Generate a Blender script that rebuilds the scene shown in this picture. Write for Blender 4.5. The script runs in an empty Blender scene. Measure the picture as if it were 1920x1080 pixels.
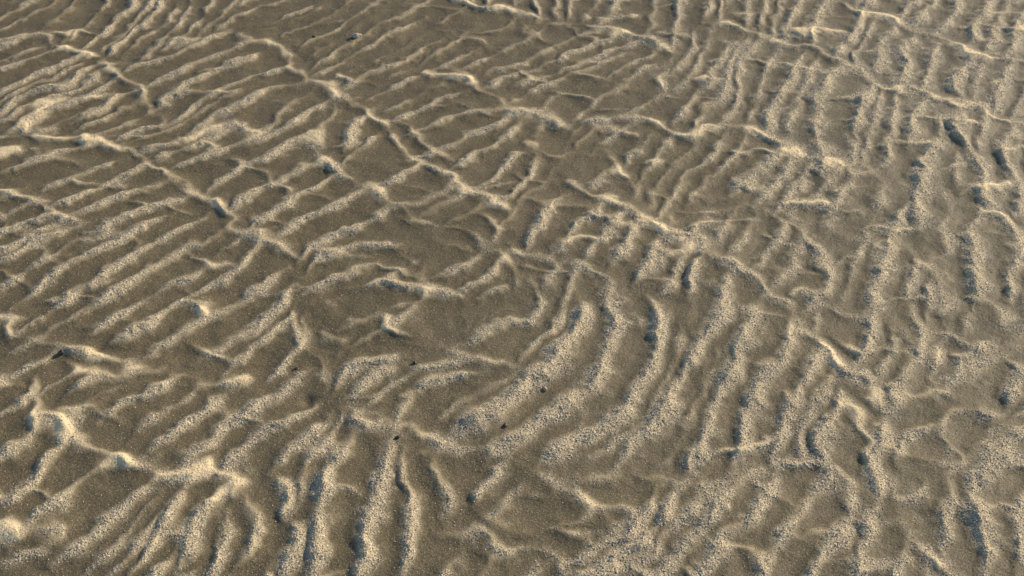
import bpy, math, random
import numpy as np
rng = np.random.default_rng(7); random.seed(7)
sc = bpy.context.scene; C = sc.collection
# ------------------------------------------------------------------ camera
H = 2.16; PITCH = math.radians(42); TH = math.tan(math.radians(24)); F = 960/TH
cp, sp = math.cos(PITCH), math.sin(PITCH)
def at(u, v):
    u = np.asarray(u, float); v = np.asarray(v, float)
    a = (u-960)/F; b = (540-v)/F
    dy = cp+b*sp; dz = -sp+b*cp
    t = H/(-dz)
    return a*t, dy*t
def to_px(x, y):
    f = y*cp+H*sp; up = y*sp-H*cp
    f = np.maximum(f, 0.05)
    return 960+F*x/f, 540-F*up/f
cam = bpy.data.cameras.new('camera'); co = bpy.data.objects.new('camera', cam); C.objects.link(co)
co.location = (0, 0, H); co.rotation_euler = (math.pi/2-PITCH, 0, 0)
cam.lens = 18/TH; cam.sensor_width = 36; cam.clip_start = .01; cam.clip_end = 2000
sc.camera = co
# ------------------------------------------------------------------ sun + sky
SAZ = math.radians(36)      # sun direction measured from +x towards +y
SEL = math.radians(25)
sdir = np.array([math.cos(SAZ), math.sin(SAZ)])
# ------------------------------------------------------------------ noise
def vnoise(x, y, wl, seed):
    r = np.random.default_rng(seed); T = r.random((256, 256)).astype(np.float32)
    x = x/wl+1000.37; y = y/wl+1000.71
    xi = np.floor(x).astype(np.int64); yi = np.floor(y).astype(np.int64)
    fx = (x-xi).astype(np.float32); fy = (y-yi).astype(np.float32)
    fx = fx*fx*fx*(fx*(fx*6-15)+10); fy = fy*fy*fy*(fy*(fy*6-15)+10)
    a = T[xi & 255, yi & 255]; b = T[(xi+1) & 255, yi & 255]
    c = T[xi & 255, (yi+1) & 255]; d = T[(xi+1) & 255, (yi+1) & 255]
    return (a+(b-a)*fx)*(1-fy)+(c+(d-c)*fx)*fy     # 0..1
def sstep(a, b, x):
    t = np.clip((x-a)/(b-a), 0, 1); return t*t*(3-2*t)
# ------------------------------------------------------------------ crest lines of the ripples
P = []; S = []
def p(*a, h=1., w=1.): P.append((a, h, w))
def s(*a, h=1., w=1.): S.append((a, h, w))
# long scalloped crests
p(-60,95,0,80,40,72,75,70,110,95,150,103,190,122,215,150,250,175,275,212,310,240)
p(430,65,475,80,520,95,545,125,560,150,600,158,625,180,660,205,700,222,735,255,755,290,800,310,830,330,870,365,900,378,960,400)
p(780,135,850,145,890,160,920,190,950,208,1000,215,1020,225,1060,240,1110,238,1150,232,1200,232,1250,250,1300,250,1350,242,1400,250,1440,265,1500,290,1540,300,1600,310)
p(840,-20,870,8,940,22,1010,45,1080,50,1140,62,1190,75,1235,90,1250,110,1235,150,1240,180)
p(1300,45,1360,50,1420,65,1440,80,1500,90,1540,105,1580,120,1620,140,1640,165,1700,175,1760,190,1830,205,1880,225,1960,240)
p(1560,10,1620,30,1680,45,1740,70,1790,90,1840,115,1960,130)
p(-40,275,0,268,40,255,80,215,105,190,140,180,h=.8)
p(60,255,130,258,205,270,245,298,300,325,345,350,380,362,430,400,445,430,490,448,515,465,560,490,h=1.1)
p(350,272,385,246,430,238,470,250,500,264,h=1.3)
p(-40,350,0,360,45,380,80,400,120,412,155,430,h=1.1)
p(-40,290,0,292,30,285,45,300,h=.9)
p(160,532,185,538,212,547,h=.8)
p(335,572,375,582,410,602,h=1.2)
p(590,300,625,330,660,350,700,352,720,380,760,400,800,430,860,440,905,462,935,490,950,520,945,548)
p(590,305,588,265,620,210,640,190,h=.8)
p(930,485,960,478,1010,488,1060,500,1105,528,1140,565,1150,610,h=.85)
p(1060,330,1075,355,1120,378,1180,400,1230,430,1290,455,1320,485,1390,512,1430,550,1460,570,1490,620,1540,660,1580,700,1620,720,1640,770,h=1.05)
p(1055,285,1068,262,1110,240,h=.8)
p(1130,290,1145,320,1182,345,1170,372,h=.8)
p(985,255,1000,285,1080,290,1130,300,h=.7)
p(1240,438,1262,402,1310,395,1370,390,1430,400,1462,412,1495,427,1540,440,h=.9)
p(1580,265,1600,310,1640,320,1660,350,1645,400,h=.8)
p(1810,395,1860,410,1900,440,1960,460,h=.9)
p(1500,490,1550,490,1600,485,1650,492,h=.8)
p(1540,440,1600,452,1660,470,1720,500,1780,520,h=.7)
p(1640,610,1700,640,1760,640,1830,660,1900,655,h=.7)
p(-40,600,0,612,20,650,90,662,150,670,230,690,290,690,325,712,380,722,440,720,490,715,h=.95)
p(80,700,52,740,60,790,105,805,130,825,180,850,230,870,275,892,h=1.,w=1.05)
p(270,880,300,897,340,898,400,905,430,925,440,960,h=.95)
p(500,900,520,940,530,975,h=1.1)
p(-40,1000,0,1000,60,1000,110,1010,120,1042,h=1.25,w=1.1)
p(545,580,555,620,590,650,640,665,h=.75)
p(655,545,700,535,760,541,800,555,840,562,870,585,h=1.05)
p(870,585,862,620,845,660,h=.5)
p(560,575,600,588,640,570,h=.7)
p(780,530,790,490,830,465,880,470,h=.7)
p(780,655,850,662,900,680,950,690,980,690)
p(575,590,578,630,592,670,590,720,575,745,610,770,h=.55)
p(610,770,680,790,740,812,790,815,830,845,900,850,930,870,h=.9)
p(930,870,1000,890,1060,910,1140,900,1220,910,1300,930,1360,920,1400,890,1450,870,h=.75)
p(1450,870,1540,880,1590,915,1600,975,h=.85)
p(875,925,900,970,960,1000,1000,1012,h=.8)
p(790,1000,860,1000,910,1010,950,1040,1030,1060,1060,1100)
p(1000,905,1060,930,1110,955,1190,975,h=.9)
p(1160,580,1170,610,1198,620,1190,592,h=.6)
p(1480,585,1540,590,1600,600,1650,610,h=.7)
p(1550,740,1590,770,1610,800,1620,830,1640,900,1640,960,h=.9)
p(1640,960,1700,1000,1730,1050,1790,1100,h=.9)
p(1640,720,1660,780,1700,752,1740,742,1790,745,1840,700,1900,650,1960,620,h=.7)
p(1720,350,1770,390,1762,440,1752,500,1772,560,1762,620,1745,690,1742,740,h=.9)
p(1790,560,1840,580,1872,610,1882,645,h=.8)
p(1770,770,1830,770,1868,800,1858,842,1800,862,1755,885,h=.9)
p(1640,960,1720,940,1790,880,1770,820,1790,745,h=.7)
# cross ripples: upper left
s(150,100,200,60,245,20,240,-20); s(195,120,240,75,290,35,300,-10); s(225,115,280,72,322,42,330,10,h=.7); s(245,130,300,85,345,42,362,10,h=.7)
s(215,150,270,125,330,105,390,75,430,60); s(250,180,330,140,400,110,460,82); s(270,215,340,170,420,130,500,100); s(300,240,380,195,470,150,540,125)
s(340,262,420,215,500,180,570,155); s(-30,140,60,112,100,95); s(-30,180,60,150,130,120,160,105); s(-20,225,50,180,120,160,190,128)
s(10,262,60,225,110,200,160,180,215,155); s(130,232,200,195,250,178); s(205,268,260,245,300,236)
s(-20,330,40,312,100,285,160,270); s(60,372,140,332,230,300); s(80,400,180,355,270,315); s(125,415,220,375,320,340); s(160,440,260,400,350,360)
s(-30,450,50,420,100,410); s(250,295,310,275,370,252); s(310,325,400,285,500,262,560,230,620,185); s(380,362,450,320,530,285,585,255); s(430,400,500,350,590,305)
s(460,440,540,380,630,332); s(512,462,580,410,660,372,700,352); s(560,490,640,440,740,402); s(470,270,530,215,590,170,h=.7)
s(-30,520,70,460,150,430); s(-10,560,60,505,140,462,220,425,h=.8); s(20,590,110,512,230,445,320,400); s(90,592,180,530,300,455,390,402); s(150,602,250,532,360,465,430,422)
s(210,652,300,600,400,530,490,462); s(270,682,360,622,450,565,540,500); s(370,690,430,645,520,575,567,520); s(430,700,480,645,550,590)
s(500,715,545,665,580,625); s(-20,690,30,665,80,640,200,560,h=.5)
s(120,762,180,725,300,702); s(190,800,260,755,330,715); s(240,825,310,775,400,722,h=.8); s(280,842,360,790,450,725); s(340,880,420,805,500,752,565,700); s(410,905,430,868,490,820,580,765)
s(500,900,540,858,615,790); s(640,290,655,250,690,222)
# upper middle
s(470,70,550,40,620,5,h=.6); s(620,150,720,108,800,60,h=.5); s(690,160,790,118,860,80,890,50,h=.6); s(700,225,760,190,850,150,h=.6); s(560,120,640,75,730,20,h=.45)
s(740,265,820,238,900,212,945,207,h=.8); s(770,305,850,268,920,238,962,214); s(830,330,890,290,940,265,985,220); s(870,362,930,320,965,290,1000,285,h=.8)
s(850,140,950,100,1020,48,h=.7); s(960,165,1060,130,1130,100,1200,78,h=.7); s(1060,240,1110,200,1180,150,1235,118,h=.7); s(1150,232,1200,200,1240,180,h=.6); s(850,75,900,80,930,98,h=.7)
s(1000,215,1050,180,1120,150,h=.5); s(880,60,930,60,960,30,h=.6); s(960,30,985,60,1040,80,h=.5)
s(1275,-20,1265,40,1250,95,h=.9); s(1350,-20,1350,50,h=.9); s(1445,-20,1420,62,h=.9); s(1300,60,1280,110,1245,150,h=.7)
s(1262,245,1290,200,1330,140,1390,60,h=.7); s(1340,245,1370,190,1385,120,1420,66,h=.9); s(1440,265,1450,210,1480,150,1500,90,h=.9); s(1390,250,1410,200,1430,150,1450,90,h=.6)
# upper right
s(1460,75,1490,30,1510,-20); s(1510,90,1530,40,1560,-10); s(1560,112,1600,65,1620,25,1640,-20); s(1525,275,1530,200,1550,150,1580,120); s(1600,268,1600,210,1630,155)
s(1480,262,1500,190,1530,105,h=.7); s(1650,310,1665,240,1690,178); s(1730,180,1740,130,1760,85); s(1680,170,1690,110,1720,65); s(1800,192,1790,150,1822,108); s(1800,90,1830,50,1870,-10)
s(1740,70,1790,30,1800,-20); s(1880,110,1900,60,1940,10); s(1680,40,1720,5,1730,-20); s(1860,212,1870,160,1900,125); s(1700,280,1715,230,1750,192); s(1760,262,1770,230,1800,200,h=.7)
s(1790,202,1790,245,1822,290,1832,335,1835,400,h=1.); s(1910,410,1890,340,1880,290,1905,235,h=1.)
s(1553,335,1540,295,1525,272); s(1480,402,1540,360,1580,310,h=.8); s(1720,435,1712,375,1722,315,1760,262,h=1.1); s(1780,360,1785,320,1790,290,h=.6)
s(1495,585,1545,530,1535,490,1500,430,h=.8); s(1530,440,1580,400,1640,395,h=.5); s(1615,600,1640,540,1660,480,1680,420,1700,380,h=1.1); s(1560,580,1590,530,1610,480,1640,410,h=.5)
s(1830,575,1830,500,1820,450,1830,405,h=1.1); s(1890,570,1902,500,1905,440)
s(1580,700,1620,625,1650,572,h=.9); s(1660,770,1690,700,1720,640,1700,590,h=.9); s(1880,760,1900,710,1960,680,h=.9); s(1740,742,1800,690,1860,640,h=.8)
# middle
s(770,420,830,382,900,352,965,340,h=.8); s(720,400,780,385,850,345,h=.8); s(880,402,950,370,995,325,1005,290,h=.8); s(820,432,880,402,900,378,h=.6); s(905,462,960,400,1020,340,1055,300,h=.6)
s(980,472,1012,425,1062,375); s(1022,490,1080,432,1130,385); s(1085,505,1150,425,1172,398); s(1128,520,1180,455,1205,420); s(1185,540,1220,482,1242,440); s(1235,560,1270,505,1292,460); s(1290,560,1302,520,1320,485)
s(1372,368,1420,330,1450,300,1468,275,h=1.2,w=1.3); s(1395,512,1430,482,1462,442,1470,415,h=.8); s(1430,548,1470,500,1500,460,1505,430,h=.7); s(1182,347,1190,330,h=.5)
s(570,520,620,480,700,462,770,475,h=.9); s(560,560,640,520,700,500,775,520,h=.8); s(700,535,760,500,785,480,h=.6)
s(640,665,700,640,760,600,800,560,h=.8); s(860,650,930,620,985,600,1010,565,990,535,h=.8); s(600,625,660,610,740,580,800,575,h=.55); s(880,625,920,605,950,590,h=.5)
s(610,745,660,702,720,688,790,672,h=.8); s(750,812,765,765,820,722,905,700,h=.9)
# swirl arcs
s(830,835,880,800,960,750,1030,690,1072,635,1084,590,1074,555,w=1.45,h=1.25); s(905,855,980,820,1060,770,1118,710,1145,650,1150,605,1140,575,w=1.35,h=1.25)
s(1015,880,1100,830,1170,770,1220,700,1242,640,1240,590,1225,562,w=1.35,h=1.2); s(1150,895,1222,810,1272,740,1312,670,1342,600,1380,520,h=1.15,w=1.2); s(1285,915,1312,840,1352,760,1382,690,1402,620,1420,555,h=1.15,w=1.2)
s(1085,895,1160,840,1225,770,1268,690,1288,620,1300,560,h=.5)
s(1375,880,1402,800,1432,720,1462,650,1475,600,h=1.15); s(1450,872,1462,800,1492,730,1525,655,h=1.1); s(1545,882,1540,820,1570,740)
s(1500,875,1500,810,1530,740,1560,690,h=.7)
# bottom
s(105,1062,200,985,285,900); s(140,1100,230,1010,290,930,h=.6); s(330,1090,370,1000,430,922); s(235,1095,300,1010,340,930,350,900); s(430,1090,485,1010,470,950,440,920,h=.8); s(-20,965,70,900,120,825); s(30,1000,110,950,190,880)
s(-20,890,60,820,60,790); s(-30,800,30,765,55,735,h=.8); s(600,1090,600,980,622,900,672,815,h=1.2,w=1.25); s(685,1090,700,980,722,900,742,825,h=1.2,w=1.15); s(535,1090,560,1010,535,960); s(765,1090,785,1000,765,900,762,845,h=.9)
s(840,1000,850,950,820,900,830,850,h=.8); s(-20,1060,60,1040,118,1040,h=.6)
s(1045,1075,1130,1030,1195,980,1240,920,h=.9); s(1140,1095,1230,1022,1310,962,1345,928); s(1285,1095,1360,1012,1432,942,1452,880); s(1395,1095,1460,1002,1530,940,1560,890); s(1500,1095,1560,1022,1600,970)
s(1600,1095,1620,1030,1640,965); s(1640,890,1650,840,1660,780); s(1850,1100,1840,1000,1830,925,1870,868,1940,800,h=1.1,w=1.2); s(1550,785,1545,840,1560,890,h=.8); s(1690,880,1700,830,1760,790,h=.8); s(1910,1100,1900,1000,1930,900,h=.8)
s(990,1010,1060,985,1110,955,h=.6); s(880,1100,925,1050,960,1010,h=.6)
# ------------------------------------------------------------------ height field
STEP = 0.004; X0, X1, Y0, Y1 = -3.4, 3.4, 0.5, 5.4
gx = np.arange(X0, X1, STEP); gy = np.arange(Y0, Y1, STEP)
GX, GY = np.meshgrid(gx, gy, indexing='ij')
def warp(x, y, k=1., kb=0.):
    wx = (vnoise(x,y,.16,1)-.5)*.036+(vnoise(x,y,.055,2)-.5)*.021*k+(vnoise(x,y,.02,3)-.5)*.009+(vnoise(x,y,.085,7)-.5)*kb
    wy = (vnoise(x,y,.16,4)-.5)*.036+(vnoise(x,y,.055,5)-.5)*.021*k+(vnoise(x,y,.02,6)-.5)*.009+(vnoise(x,y,.085,8)-.5)*kb
    return x+wx, y+wy
WX, WY = warp(GX, GY); QX, QY = warp(GX, GY, 1.3, .030)
accS = np.zeros_like(GX); accP = np.zeros_like(GX)
def resample(a):
    px = np.array(a[0::2], float); py = np.array(a[1::2], float)
    x, y = at(px, py); pts = np.stack([x, y], 1)
    e = np.vstack([2*pts[0]-pts[1], pts, 2*pts[-1]-pts[-2]]); out = []
    for i in range(1, len(e)-2):
        n = max(2, int(np.linalg.norm(e[i+1]-e[i])/.02))
        for t in np.arange(n)/n:
            p0,p1,p2,p3 = e[i-1],e[i],e[i+1],e[i+2]
            out.append(.5*((2*p1)+(-p0+p2)*t+(2*p0-5*p1+4*p2-p3)*t*t+(-p0+3*p1-3*p2+p3)*t**3))
    out.append(pts[-1]); return np.array(out)
def add(acc, q, h, w, seed, pw, GWX, GWY, lo, asym, e, tl=.05):
    M = .17
    i0 = max(0, int((q[:,0].min()-M-X0)/STEP)); i1 = min(len(gx), int((q[:,0].max()+M-X0)/STEP))
    j0 = max(0, int((q[:,1].min()-M-Y0)/STEP)); j1 = min(len(gy), int((q[:,1].max()+M-Y0)/STEP))
    if i1-i0 < 2 or j1-j0 < 2: return
    x = GWX[i0:i1,j0:j1]; y = GWY[i0:i1,j0:j1]
    best = np.full(x.shape, 1e9); arc = np.zeros_like(x); ox = np.zeros_like(x); oy = np.zeros_like(x); L = 0
    for k in range(len(q)-1):
        ax, ay = q[k]; bx, by = q[k+1]; dx, dy = bx-ax, by-ay; l2 = dx*dx+dy*dy+1e-12; l = math.sqrt(l2)
        u0 = max(i0, int((min(ax,bx)-M-X0)/STEP))-i0; u1 = min(i1, int((max(ax,bx)+M-X0)/STEP)+1)-i0
        v0 = max(j0, int((min(ay,by)-M-Y0)/STEP))-j0; v1 = min(j1, int((max(ay,by)+M-Y0)/STEP)+1)-j0
        if u1 > u0 and v1 > v0:
            xs = x[u0:u1,v0:v1]; ys = y[u0:u1,v0:v1]
            t = np.clip(((xs-ax)*dx+(ys-ay)*dy)/l2, 0, 1)
            ex = xs-(ax+dx*t); ey = ys-(ay+dy*t); d2 = ex*ex+ey*ey
            b = best[u0:u1,v0:v1]; m = d2 < b
            b[m] = d2[m]; arc[u0:u1,v0:v1][m] = (L+t*l)[m]; ox[u0:u1,v0:v1][m] = ex[m]; oy[u0:u1,v0:v1][m] = ey[m]
        L += l
    d = np.sqrt(best); c = (ox*sdir[0]+oy*sdir[1])/(d+.008)
    vr = vnoise(arc, arc*0+seed*.37, .07, seed)
    we = w*(1+asym*c)*(.7+.6*vnoise(arc, arc*0+seed*.37, .11, seed+9))
    T = min(tl, L*.3)
    tap = .45+.55*sstep(0, T, arc)*sstep(0, T, L-arc)
    hv = h*tap*(lo+(1.3-lo)*vr)
    v = hv*np.exp(-(np.sqrt(d*d+e*e)-e)/we)*sstep(M, M*.55, d)
    acc[i0:i1,j0:j1] += v**pw
Pc = [(resample(a), h, w) for a,h,w in P]
Sc = []
for a,h,w in S:
    q_ = resample(a); mu = sum(a[0::2])/len(a[0::2])
    if mu > 1450: h *= 1.05; w *= 1.1
    Sc.append((q_, h, w))
# fill the gaps, in the frame and well beyond it, with ripples that follow their neighbours
seg = []; 
for q_,h,w in Sc:
    d_ = np.diff(q_, axis=0); mid = (q_[1:]+q_[:-1])/2; ln = np.linalg.norm(d_, axis=1)+1e-9
    a2 = 2*np.arctan2(d_[:,1], d_[:,0]); seg.append(np.stack([mid[:,0], mid[:,1], np.cos(a2)*ln, np.sin(a2)*ln], 1))
seg = np.vstack(seg)
def orient(x, y):
    d2 = (seg[:,0]-x)**2+(seg[:,1]-y)**2; w_ = np.exp(-d2/(2*.10**2))+.002/(d2+.05)**2*.02
    return .5*math.atan2((seg[:,3]*w_).sum(), (seg[:,2]*w_).sum())
cloudS = np.vstack([q_ for q_,_,_ in Sc]); cloudP = np.vstack([q_ for q_,_,_ in Pc])
def near(c, x, y): return math.sqrt(((c[:,0]-x)**2+(c[:,1]-y)**2).min())
SMOOTH = [(700,100,150,50),(90,25,130,35),(1310,310,110,45),(1230,215,60,30),(1370,440,60,35)]
def smooth_at(u, v): return max([math.exp(-(((u-a)/c)**2+((v-b)/d)**2)**2) for a,b,c,d in SMOOTH]+[0])
fills = []
for k in range(3000):
    if k < 1700: u = random.uniform(-60,1980); v = random.uniform(-40,1130); x, y = (float(t) for t in at(u,v))
    else: x = random.uniform(-3.1,3.1); y = random.uniform(.7,5.2)
    U_, V_ = to_px(x, y); inf = -20 < U_ < 1940 and -20 < V_ < 1100
    sm = smooth_at(U_, V_)
    sep = .060 if inf else .074
    if near(cloudS, x, y) < sep or near(cloudP, x, y) < .030: continue
    line = [(x,y)]
    for sg in (1,-1):
        cx, cy = x, y; pa = None; ln = 0
        while ln < (.5 if inf else .8):
            a = orient(cx, cy)
            dx, dy = math.cos(a), math.sin(a)
            if pa is None: dx, dy = dx*sg, dy*sg
            elif dx*pa[0]+dy*pa[1] < 0: dx, dy = -dx, -dy
            pa = (dx, dy); cx += dx*.02; cy += dy*.02; ln += .02
            if sg == 1: line.append((cx,cy))
            else: line.insert(0, (cx,cy))
            if near(cloudS, cx, cy) < .024 or near(cloudP, cx, cy) < .014: break
            if inf is False and random.random() < .01: break
    if len(line) < 4: continue
    q_ = np.array(line); fills.append((q_, (random.uniform(.55,.9) if inf else random.uniform(.7,1.05))*(1-.2*sm), random.uniform(.8,1.1)))
    cloudS = np.vstack([cloudS, q_])
# short steps that tie neighbouring ripples together into shallow cells
links = []; cloudL = np.zeros((1,2))+99
for k in range(2400):
    if k < 1700: u = random.uniform(-20,1940); v = random.uniform(-20,1100); x, y = (float(t) for t in at(u,v))
    else: x = random.uniform(-3.1,3.1); y = random.uniform(.7,5.2)
    U_, V_ = to_px(x, y)
    if smooth_at(U_, V_) > .5: continue
    if ((U_-1150)/300)**2+((V_-720)/190)**2 < 1: continue
    right = U_ > 1050
    if near(cloudP, x, y) < .05 or near(cloudL, x, y) < (.09 if right else .13): continue
    target = random.choice([1,1,2,2,3]) if right else random.choice([1,1,2,2]); line = [(x,y)]; bend = random.uniform(-.4,.4)
    for sg in (1,-1):
        cx, cy = x, y; ln = 0; pa = None; lim = .035*target+.01
        while ln < lim+.07:
            a = orient(cx, cy)+math.pi/2+.45+bend
            dx, dy = math.cos(a), math.sin(a)
            if pa is None: dx, dy = dx*sg, dy*sg
            elif dx*pa[0]+dy*pa[1] < 0: dx, dy = -dx, -dy
            pa = (dx,dy); cx += dx*.012; cy += dy*.012; ln += .012
            line.append((cx,cy)) if sg == 1 else line.insert(0,(cx,cy))
            if ln > lim and near(cloudS, cx, cy) < .010: break
            if near(cloudP, cx, cy) < .012: break
    q_ = np.array(line)[::2]
    if len(q_) < 3: continue
    links.append((q_, random.uniform(.55,1.)*(1 if right else .85), random.uniform(.75,1.05))); cloudL = np.vstack([cloudL, q_])
print('fills', len(fills), 'links', len(links))
for k,(q_,h,w) in enumerate(Sc+fills): add(accS, q_, .0122*h, .0190*w, 300+k, 5., WX, WY, .60, .12, .007, .08)
zS = accS**.2
# the long crests bow between the cross ripples: cusps where a cross ripple runs into them
sn = np.clip(zS/.0120, 0, 1.1)
QX = QX+sdir[0]*.032*(sn-.4); QY = QY+sdir[1]*.032*(sn-.4)
for k,(q_,h,w) in enumerate(Pc): add(accP, q_, .0128*h, .0300*w, 100+k, 5., QX, QY, .48, .0, .007)
for k,(q_,h,w) in enumerate(links): add(accP, q_, .0115*h, .0230*w, 900+k, 5., QX, QY, .6, .0, .006)
# a few long crests beyond the frame
U, V = to_px(GX, GY)
dout = np.maximum(np.maximum(-30-U, U-1950), np.maximum(-25-V, V-1110))
mo = sstep(0, 90, dout)
ph2 = (QX*.5+QY*.86)/.40 + (vnoise(GX,GY,.35,51)-.5)*1.8
rp = .012*((1+np.cos(2*math.pi*ph2))/2)**7*mo
zP = np.maximum(accP**.2, rp)*(.74+.36*sn)*(.80+.32*sstep(.25,.7,vnoise(GX,GY,.13,53)))
HZ = (zS**3.+zP**3.)**(1/3.)
Z = HZ*1.12
Z += (vnoise(GX,GY,.5,60)-.5)*.012+(vnoise(GX,GY,.13,61)-.5)*.007+(vnoise(GX,GY,.045,62)-.5)*.0030
px_, py_ = at(576, 752); Z -= .008*np.exp(-((GX-px_)**2+(GY-py_)**2)/.018**2)
def blerp(A, x, y):
    fx = np.clip((x-X0)/STEP, 0, len(gx)-1.001); fy = np.clip((y-Y0)/STEP, 0, len(gy)-1.001)
    i = fx.astype(int); j = fy.astype(int); fx = fx-i; fy = fy-j
    return (A[i,j]*(1-fx)+A[i+1,j]*fx)*(1-fy)+(A[i,j+1]*(1-fx)+A[i+1,j+1]*fx)*fy
# region masks in world space: where coarse dry grains have gathered
def blob(u, v, ru, rv):
    x, y = at(u, v); x1, _ = at(u+ru, v); _, y1 = at(u, v-rv)
    return np.exp(-(((GX-x)/(x1-x))**2+((GY-y)/(y1-y))**2))
REG = .95*blob(1750,150,420,150)+.45*blob(1650,420,380,180)+.25*blob(1350,800,350,250)+.28*blob(1100,650,250,180)+.22*blob(1750,900,300,200)+.18*blob(350,950,350,200)\
    -.6*blob(680,90,230,70)-.4*blob(90,30,200,50)-.3*blob(1320,320,150,60)
REG = np.clip(REG, -.6, 1)
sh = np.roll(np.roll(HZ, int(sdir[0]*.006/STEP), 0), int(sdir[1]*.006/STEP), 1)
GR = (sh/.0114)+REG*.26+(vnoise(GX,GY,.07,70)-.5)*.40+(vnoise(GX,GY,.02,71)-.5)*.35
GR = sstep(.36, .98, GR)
PM = sstep(.44, .84, zP/.0124)*np.clip(.65+1.2*(zP-zS)/.007, 0, 1)*sstep(.28,.58,vnoise(GX,GY,.075,72))
# ------------------------------------------------------------------ the sand sheet, one mesh
def geo(a, first, ratio, lim):
    o = []; st = first
    while a < lim: a += st; st *= ratio; o.append(a)
    return o
YA, YB = 1.28, 4.5
yv = [YA]
while yv[-1] < YB:
    y = yv[-1]; D2 = y*y+H*H
    yv.append(y+D2/H/(F*1024/1920)*.50)
yv = np.array([-v for v in geo(-YA, .004, 1.10, 600)][::-1]+yv+geo(yv[-1], .010, 1.10, 600))
NX = 1950
sx = np.linspace(-1, 1, NX); ds = sx[1]-sx[0]
so = np.array(geo(1, ds*1.2, 1.12, 400)); sx = np.concatenate([-so[::-1], sx, so])
hw = TH*1.10*(np.clip(yv, YA, YB)*cp+H*sp)
VX = sx[:,None]*hw[None,:]; VY = np.repeat(yv[None,:], len(sx), 0)
nx, ny = VX.shape
inside = sstep(0, .3, np.minimum(np.minimum(VX-X0, X1-VX), np.minimum(VY-Y0, Y1-VY)))
VZ = blerp(Z, VX, VY)*inside
gr = blerp(GR, VX, VY)*inside+.35*(1-inside); pm = blerp(PM, VX, VY)*inside
dense = inside
n1 = vnoise(VX,VY,.0034,80); n2 = vnoise(VX,VY,.0025,81); n3 = vnoise(VX,VY,.012,82)
lump = np.clip(n1*.5+n2*.55+n3*.12-.56, 0, 1)*2.8
gg = gr*(1-.5*pm)
VZ += dense*(gg*lump*.0018+(vnoise(VX,VY,.005,83)-.5)*.0006+pm*(vnoise(VX,VY,.02,84)-.5)*.0010)
st_ = vnoise(VX*.86-VY*.5, (VX*.5+VY*.86)*.3, .010, 85)
VZ += dense*(1-gr)*(st_-.5)*.0006
me = bpy.data.meshes.new('sand')
nv = nx*ny; me.vertices.add(nv)
me.vertices.foreach_set('co', np.stack([VX,VY,VZ],-1).reshape(-1).astype(np.float32))
idx = np.arange(nv, dtype=np.int32).reshape(nx, ny)
q = np.stack([idx[:-1,:-1], idx[1:,:-1], idx[1:,1:], idx[:-1,1:]], -1).reshape(-1)
nf = len(q)//4; me.loops.add(len(q)); me.loops.foreach_set('vertex_index', q)
me.polygons.add(nf); me.polygons.foreach_set('loop_start', np.arange(nf, dtype=np.int32)*4)
me.polygons.foreach_set('use_smooth', np.ones(nf, bool))
me.update(calc_edges=True)
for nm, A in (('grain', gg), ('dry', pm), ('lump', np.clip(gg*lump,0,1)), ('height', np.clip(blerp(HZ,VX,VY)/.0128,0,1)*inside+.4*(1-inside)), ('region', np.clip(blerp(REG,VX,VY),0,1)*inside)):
    at_ = me.attributes.new(nm, 'FLOAT', 'POINT'); at_.data.foreach_set('value', A.reshape(-1).astype(np.float32))
sand = bpy.data.objects.new('ground', me); C.objects.link(sand); sand['kind'] = 'structure'
sand['label'] = 'damp rippled beach sand with pale dry crests'
# ------------------------------------------------------------------ materials
def mat(name):
    m = bpy.data.materials.new(name); m.use_nodes = True; nt = m.node_tree
    return m, nt, nt.nodes['Principled BSDF']
def N(nt, t, **k):
    n = nt.nodes.new(t)
    for a, b in k.items(): setattr(n, a, b)
    return n
m, nt, bs = mat('rippled_sand'); L = nt.links.new
tc = N(nt, 'ShaderNodeTexCoord')
def noise(scale, det=2, rough=.5):
    n = N(nt, 'ShaderNodeTexNoise'); n.inputs['Scale'].default_value = scale; n.inputs['Detail'].default_value = det; n.inputs['Roughness'].default_value = rough
    L(tc.outputs['Object'], n.inputs['Vector']); return n.outputs['Fac']
def attr(nm):
    n = N(nt, 'ShaderNodeAttribute'); n.attribute_name = nm; return n.outputs['Fac']
def math_(op, a, b, c=None, clamp=False):
    n = N(nt, 'ShaderNodeMath', operation=op); n.use_clamp = clamp
    for i, v in enumerate((a, b, c)):
        if v is None: continue
        if isinstance(v, (int, float)): n.inputs[i].default_value = v
        else: L(v, n.inputs[i])
    return n.outputs[0]
def mix(fac, a, b):
    n = N(nt, 'ShaderNodeMix', data_type='RGBA'); 
    if isinstance(fac, (int,float)): n.inputs['Factor'].default_value = fac
    else: L(fac, n.inputs['Factor'])
    for s_, v in (('A', a), ('B', b)):
        i = [x for x in n.inputs if x.name == s_ and x.type == 'RGBA'][0]
        if isinstance(v, tuple): i.default_value = (*v, 1)
        else: L(v, i)
    return [x for x in n.outputs if x.type == 'RGBA'][0]
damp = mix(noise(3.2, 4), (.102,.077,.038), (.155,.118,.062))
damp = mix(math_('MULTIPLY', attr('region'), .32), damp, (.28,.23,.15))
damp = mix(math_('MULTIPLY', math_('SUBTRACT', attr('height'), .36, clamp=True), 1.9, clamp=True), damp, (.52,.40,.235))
damp = mix(math_('MULTIPLY', math_('SUBTRACT', noise(380, 1), .52, clamp=True), 3.2, clamp=True), damp, (.44,.36,.24))
damp = mix(math_('MULTIPLY', math_('SUBTRACT', noise(260, 1), .63, clamp=True), 6, clamp=True), damp, (.055,.052,.05))
coarse = mix(math_('MULTIPLY_ADD', noise(340, 2), 5, -2.0, clamp=True), (.14,.125,.10), (.90,.74,.51))
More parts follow.
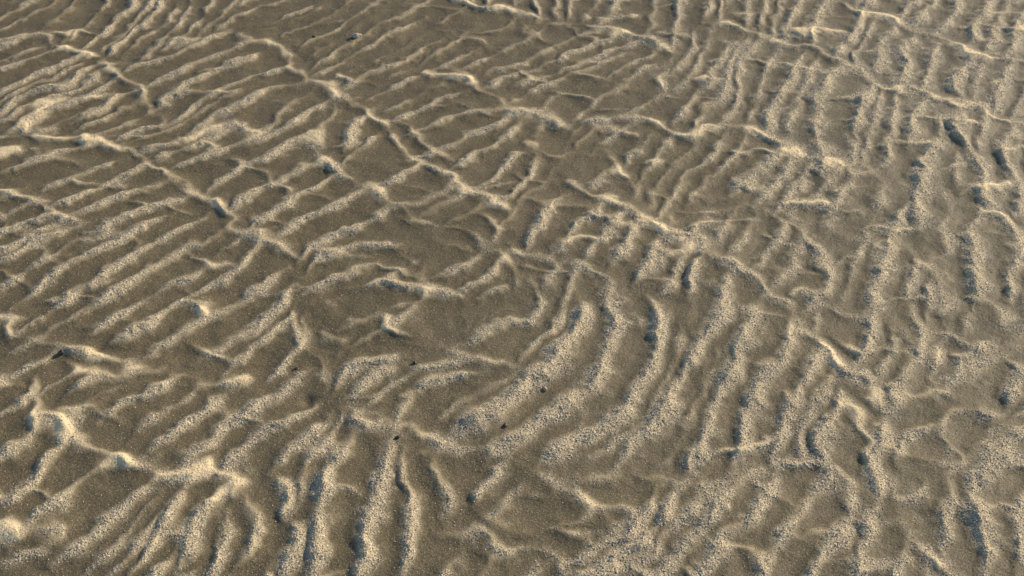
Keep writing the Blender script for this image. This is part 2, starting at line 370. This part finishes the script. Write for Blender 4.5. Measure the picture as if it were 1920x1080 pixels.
gfac = math_('MULTIPLY_ADD', attr('lump'), .85, math_('MULTIPLY', attr('grain'), .46), clamp=True)
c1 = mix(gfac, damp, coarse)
dryc = mix(noise(220, 3), (.76,.57,.33), (.94,.75,.47))
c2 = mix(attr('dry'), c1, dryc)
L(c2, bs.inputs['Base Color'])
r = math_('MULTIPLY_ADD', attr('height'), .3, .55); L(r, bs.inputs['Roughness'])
bs.inputs['Specular IOR Level'].default_value = .28
bp = N(nt, 'ShaderNodeBump'); bp.inputs['Strength'].default_value = .85; bp.inputs['Distance'].default_value = .0013
hsum = math_('ADD', noise(330, 3, .6), math_('MULTIPLY', noise(150, 2), .6)); L(hsum, bp.inputs['Height']); L(bp.outputs[0], bs.inputs['Normal'])
me.materials.append(m)
# loose coarse grains lying on the ripple crests
mg, nt, bs = mat('coarse_grain'); L = nt.links.new
g = N(nt, 'ShaderNodeNewGeometry'); cr = N(nt, 'ShaderNodeValToRGB'); L(g.outputs['Random Per Island'], cr.inputs['Fac'])
e = cr.color_ramp.elements; e[0].color = (.07,.075,.085,1); e[1].color = (.94,.82,.62,1)
e2 = cr.color_ramp.elements.new(.62); e2.color = (.66,.53,.36,1); e3 = cr.color_ramp.elements.new(.24); e3.color = (.25,.21,.16,1)
L(cr.outputs[0], bs.inputs['Base Color']); bs.inputs['Roughness'].default_value = .6
NG = 1300000
xx = rng.random(NG)*4.8-2.4; yy = 1.3+rng.random(NG)*3.1
keep = (np.abs(xx) < TH*1.09*(yy*cp+H*sp)); xx = xx[keep]; yy = yy[keep]
pr = blerp(GR, xx, yy)*(1-.6*blerp(PM, xx, yy)); pr = .06+pr**1.1
keep = rng.random(len(xx)) < pr*.52; xx = xx[keep]; yy = yy[keep]; n = len(xx)
rad = (.0007+.0009*rng.random(n)**2)
zz = blerp(Z, xx, yy)+rad*.3+blerp(GR, xx, yy)*.0008
base = np.array([[1,0,0],[0,1,0],[-1,0,0],[0,-1,0],[0,0,1],[0,0,-1]], float)
fac = np.array([[0,1,4],[1,2,4],[2,3,4],[3,0,4],[1,0,5],[2,1,5],[3,2,5],[0,3,5]])
ang = rng.random(n)*6.283; jit = 1+(rng.random((n,6,3))-.5)*.6
vb = base[None]*jit*rad[:,None,None]*np.array([1.25,.95,.8])
ca, sa = np.cos(ang)[:,None], np.sin(ang)[:,None]
vx = vb[...,0]*ca-vb[...,1]*sa+xx[:,None]; vy = vb[...,0]*sa+vb[...,1]*ca+yy[:,None]; vz = vb[...,2]+zz[:,None]
gm = bpy.data.meshes.new('sand_grains'); gm.vertices.add(n*6)
gm.vertices.foreach_set('co', np.stack([vx,vy,vz],-1).reshape(-1).astype(np.float32))
lf = (fac[None]+np.arange(n)[:,None,None]*6).reshape(-1).astype(np.int32)
gm.loops.add(len(lf)); gm.loops.foreach_set('vertex_index', lf); gm.polygons.add(len(lf)//3)
gm.polygons.foreach_set('loop_start', np.arange(len(lf)//3, dtype=np.int32)*3)
gm.update(calc_edges=True); gm.materials.append(mg)
go = bpy.data.objects.new('sand_grains', gm); C.objects.link(go); go['kind'] = 'stuff'; go['label'] = 'loose coarse pale sand grains gathered on the ripple crests'; go['category'] = 'sand grains'
print('grains', n, 'verts', nv)
# ------------------------------------------------------------------ pebbles
import bmesh
def pmat(name, c1, c2, rough):
    m, nt, bs = mat(name); L = nt.links.new
    t = N(nt, 'ShaderNodeTexCoord'); n = N(nt, 'ShaderNodeTexNoise'); n.inputs['Scale'].default_value = 250; n.inputs['Detail'].default_value = 3
    L(t.outputs['Object'], n.inputs['Vector']); r = N(nt, 'ShaderNodeValToRGB'); r.color_ramp.elements[0].position = .35; r.color_ramp.elements[1].position = .65
    r.color_ramp.elements[0].color = (*c1,1); r.color_ramp.elements[1].color = (*c2,1); L(n.outputs['Fac'], r.inputs['Fac']); L(r.outputs[0], bs.inputs['Base Color']); bs.inputs['Roughness'].default_value = rough
    return m
dark = pmat('dark_stone', (.02,.02,.021), (.055,.05,.045), .5); brown = pmat('brown_stone', (.08,.06,.04), (.14,.105,.07), .6); pale = pmat('pale_stone', (.40,.33,.23), (.58,.49,.36), .6)
def pebble(u, v, sx, sy, sz, rot, m, label, seed, sharp=.25):
    r = random.Random(seed); bm = bmesh.new(); bmesh.ops.create_icosphere(bm, subdivisions=3, radius=1)
    from mathutils import noise as mn, Vector
    for vt in bm.verts:
        d = mn.noise(vt.co*1.1+Vector((seed*3.1,seed,0)))*sharp*1.6+mn.noise(vt.co*2.7+Vector((seed,0,5)))*sharp*.6
        c = vt.co*(1+d); 
        if c.z < -.45: c.z = -.45
        vt.co = Vector((c.x*sx, c.y*sy, c.z*sz))
    mesh = bpy.data.meshes.new('pebble'); bm.to_mesh(mesh); bm.free()
    for pl in mesh.polygons: pl.use_smooth = True
    mesh.materials.append(m); o = bpy.data.objects.new('pebble', mesh); C.objects.link(o)
    x, y = at(u, v); z = float(blerp(Z, np.array([x]), np.array([y]))[0])
    o.location = (float(x), float(y), z+sz*.4); o.rotation_euler = (0,0,rot); o['label'] = label; o['category'] = 'pebble'
pebble(117,667,.0085,.0065,.007,.9,dark,'small black pebble on the sand near the left edge of the photo',1)
pebble(668,73,.018,.013,.011,.1,pale,'pale pebble lying alone on the flat smooth sand near the top',2)
pebble(1022,732,.005,.0075,.0055,.3,pale,'tiny pale pebble on the outer ripple arc below the swirl centre',3)
pebble(746,826,.0058,.005,.005,.5,dark,'dark pebble beside the junction of crests below the small pit',4)
pebble(778,682,.0045,.006,.005,.2,dark,'dark upright pebble in the hollow left of the crest below the swirl centre',5)
pebble(556,690,.005,.0045,.0045,.2,brown,'brown pebble just above the small pit in the sand',6)
pebble(948,803,.004,.006,.005,.1,brown,'brown sliver of stone between two swirl arcs',7)
pebble(590,75,.008,.006,.006,.4,brown,'small brown pebble left of the pale pebble near the top',8)
# ------------------------------------------------------------------ light
w = bpy.data.worlds.new('World'); sc.world = w; w.use_nodes = True; nt = w.node_tree
sk = nt.nodes.new('ShaderNodeTexSky'); sk.sky_type = 'NISHITA'; sk.sun_disc = False; sk.sun_elevation = SEL; sk.sun_rotation = math.pi/2-SAZ
sk.dust_density = .3; sk.ozone_density = 2.5
nt.links.new(sk.outputs[0], nt.nodes['Background'].inputs[0]); nt.nodes['Background'].inputs[1].default_value = .13
sl = bpy.data.lights.new('sun', 'SUN'); sl.energy = 5; sl.angle = math.radians(.5); sl.color = (1,.87,.64)
so_ = bpy.data.objects.new('sun', sl); C.objects.link(so_)
from mathutils import Vector
dv = Vector((math.cos(SAZ)*math.cos(SEL), math.sin(SAZ)*math.cos(SEL), math.sin(SEL))); so_.rotation_euler = dv.to_track_quat('Z','Y').to_euler(); so_.location = dv*10
sc.view_settings.view_transform = 'Standard'; sc.view_settings.look = 'None'; sc.view_settings.exposure = 0
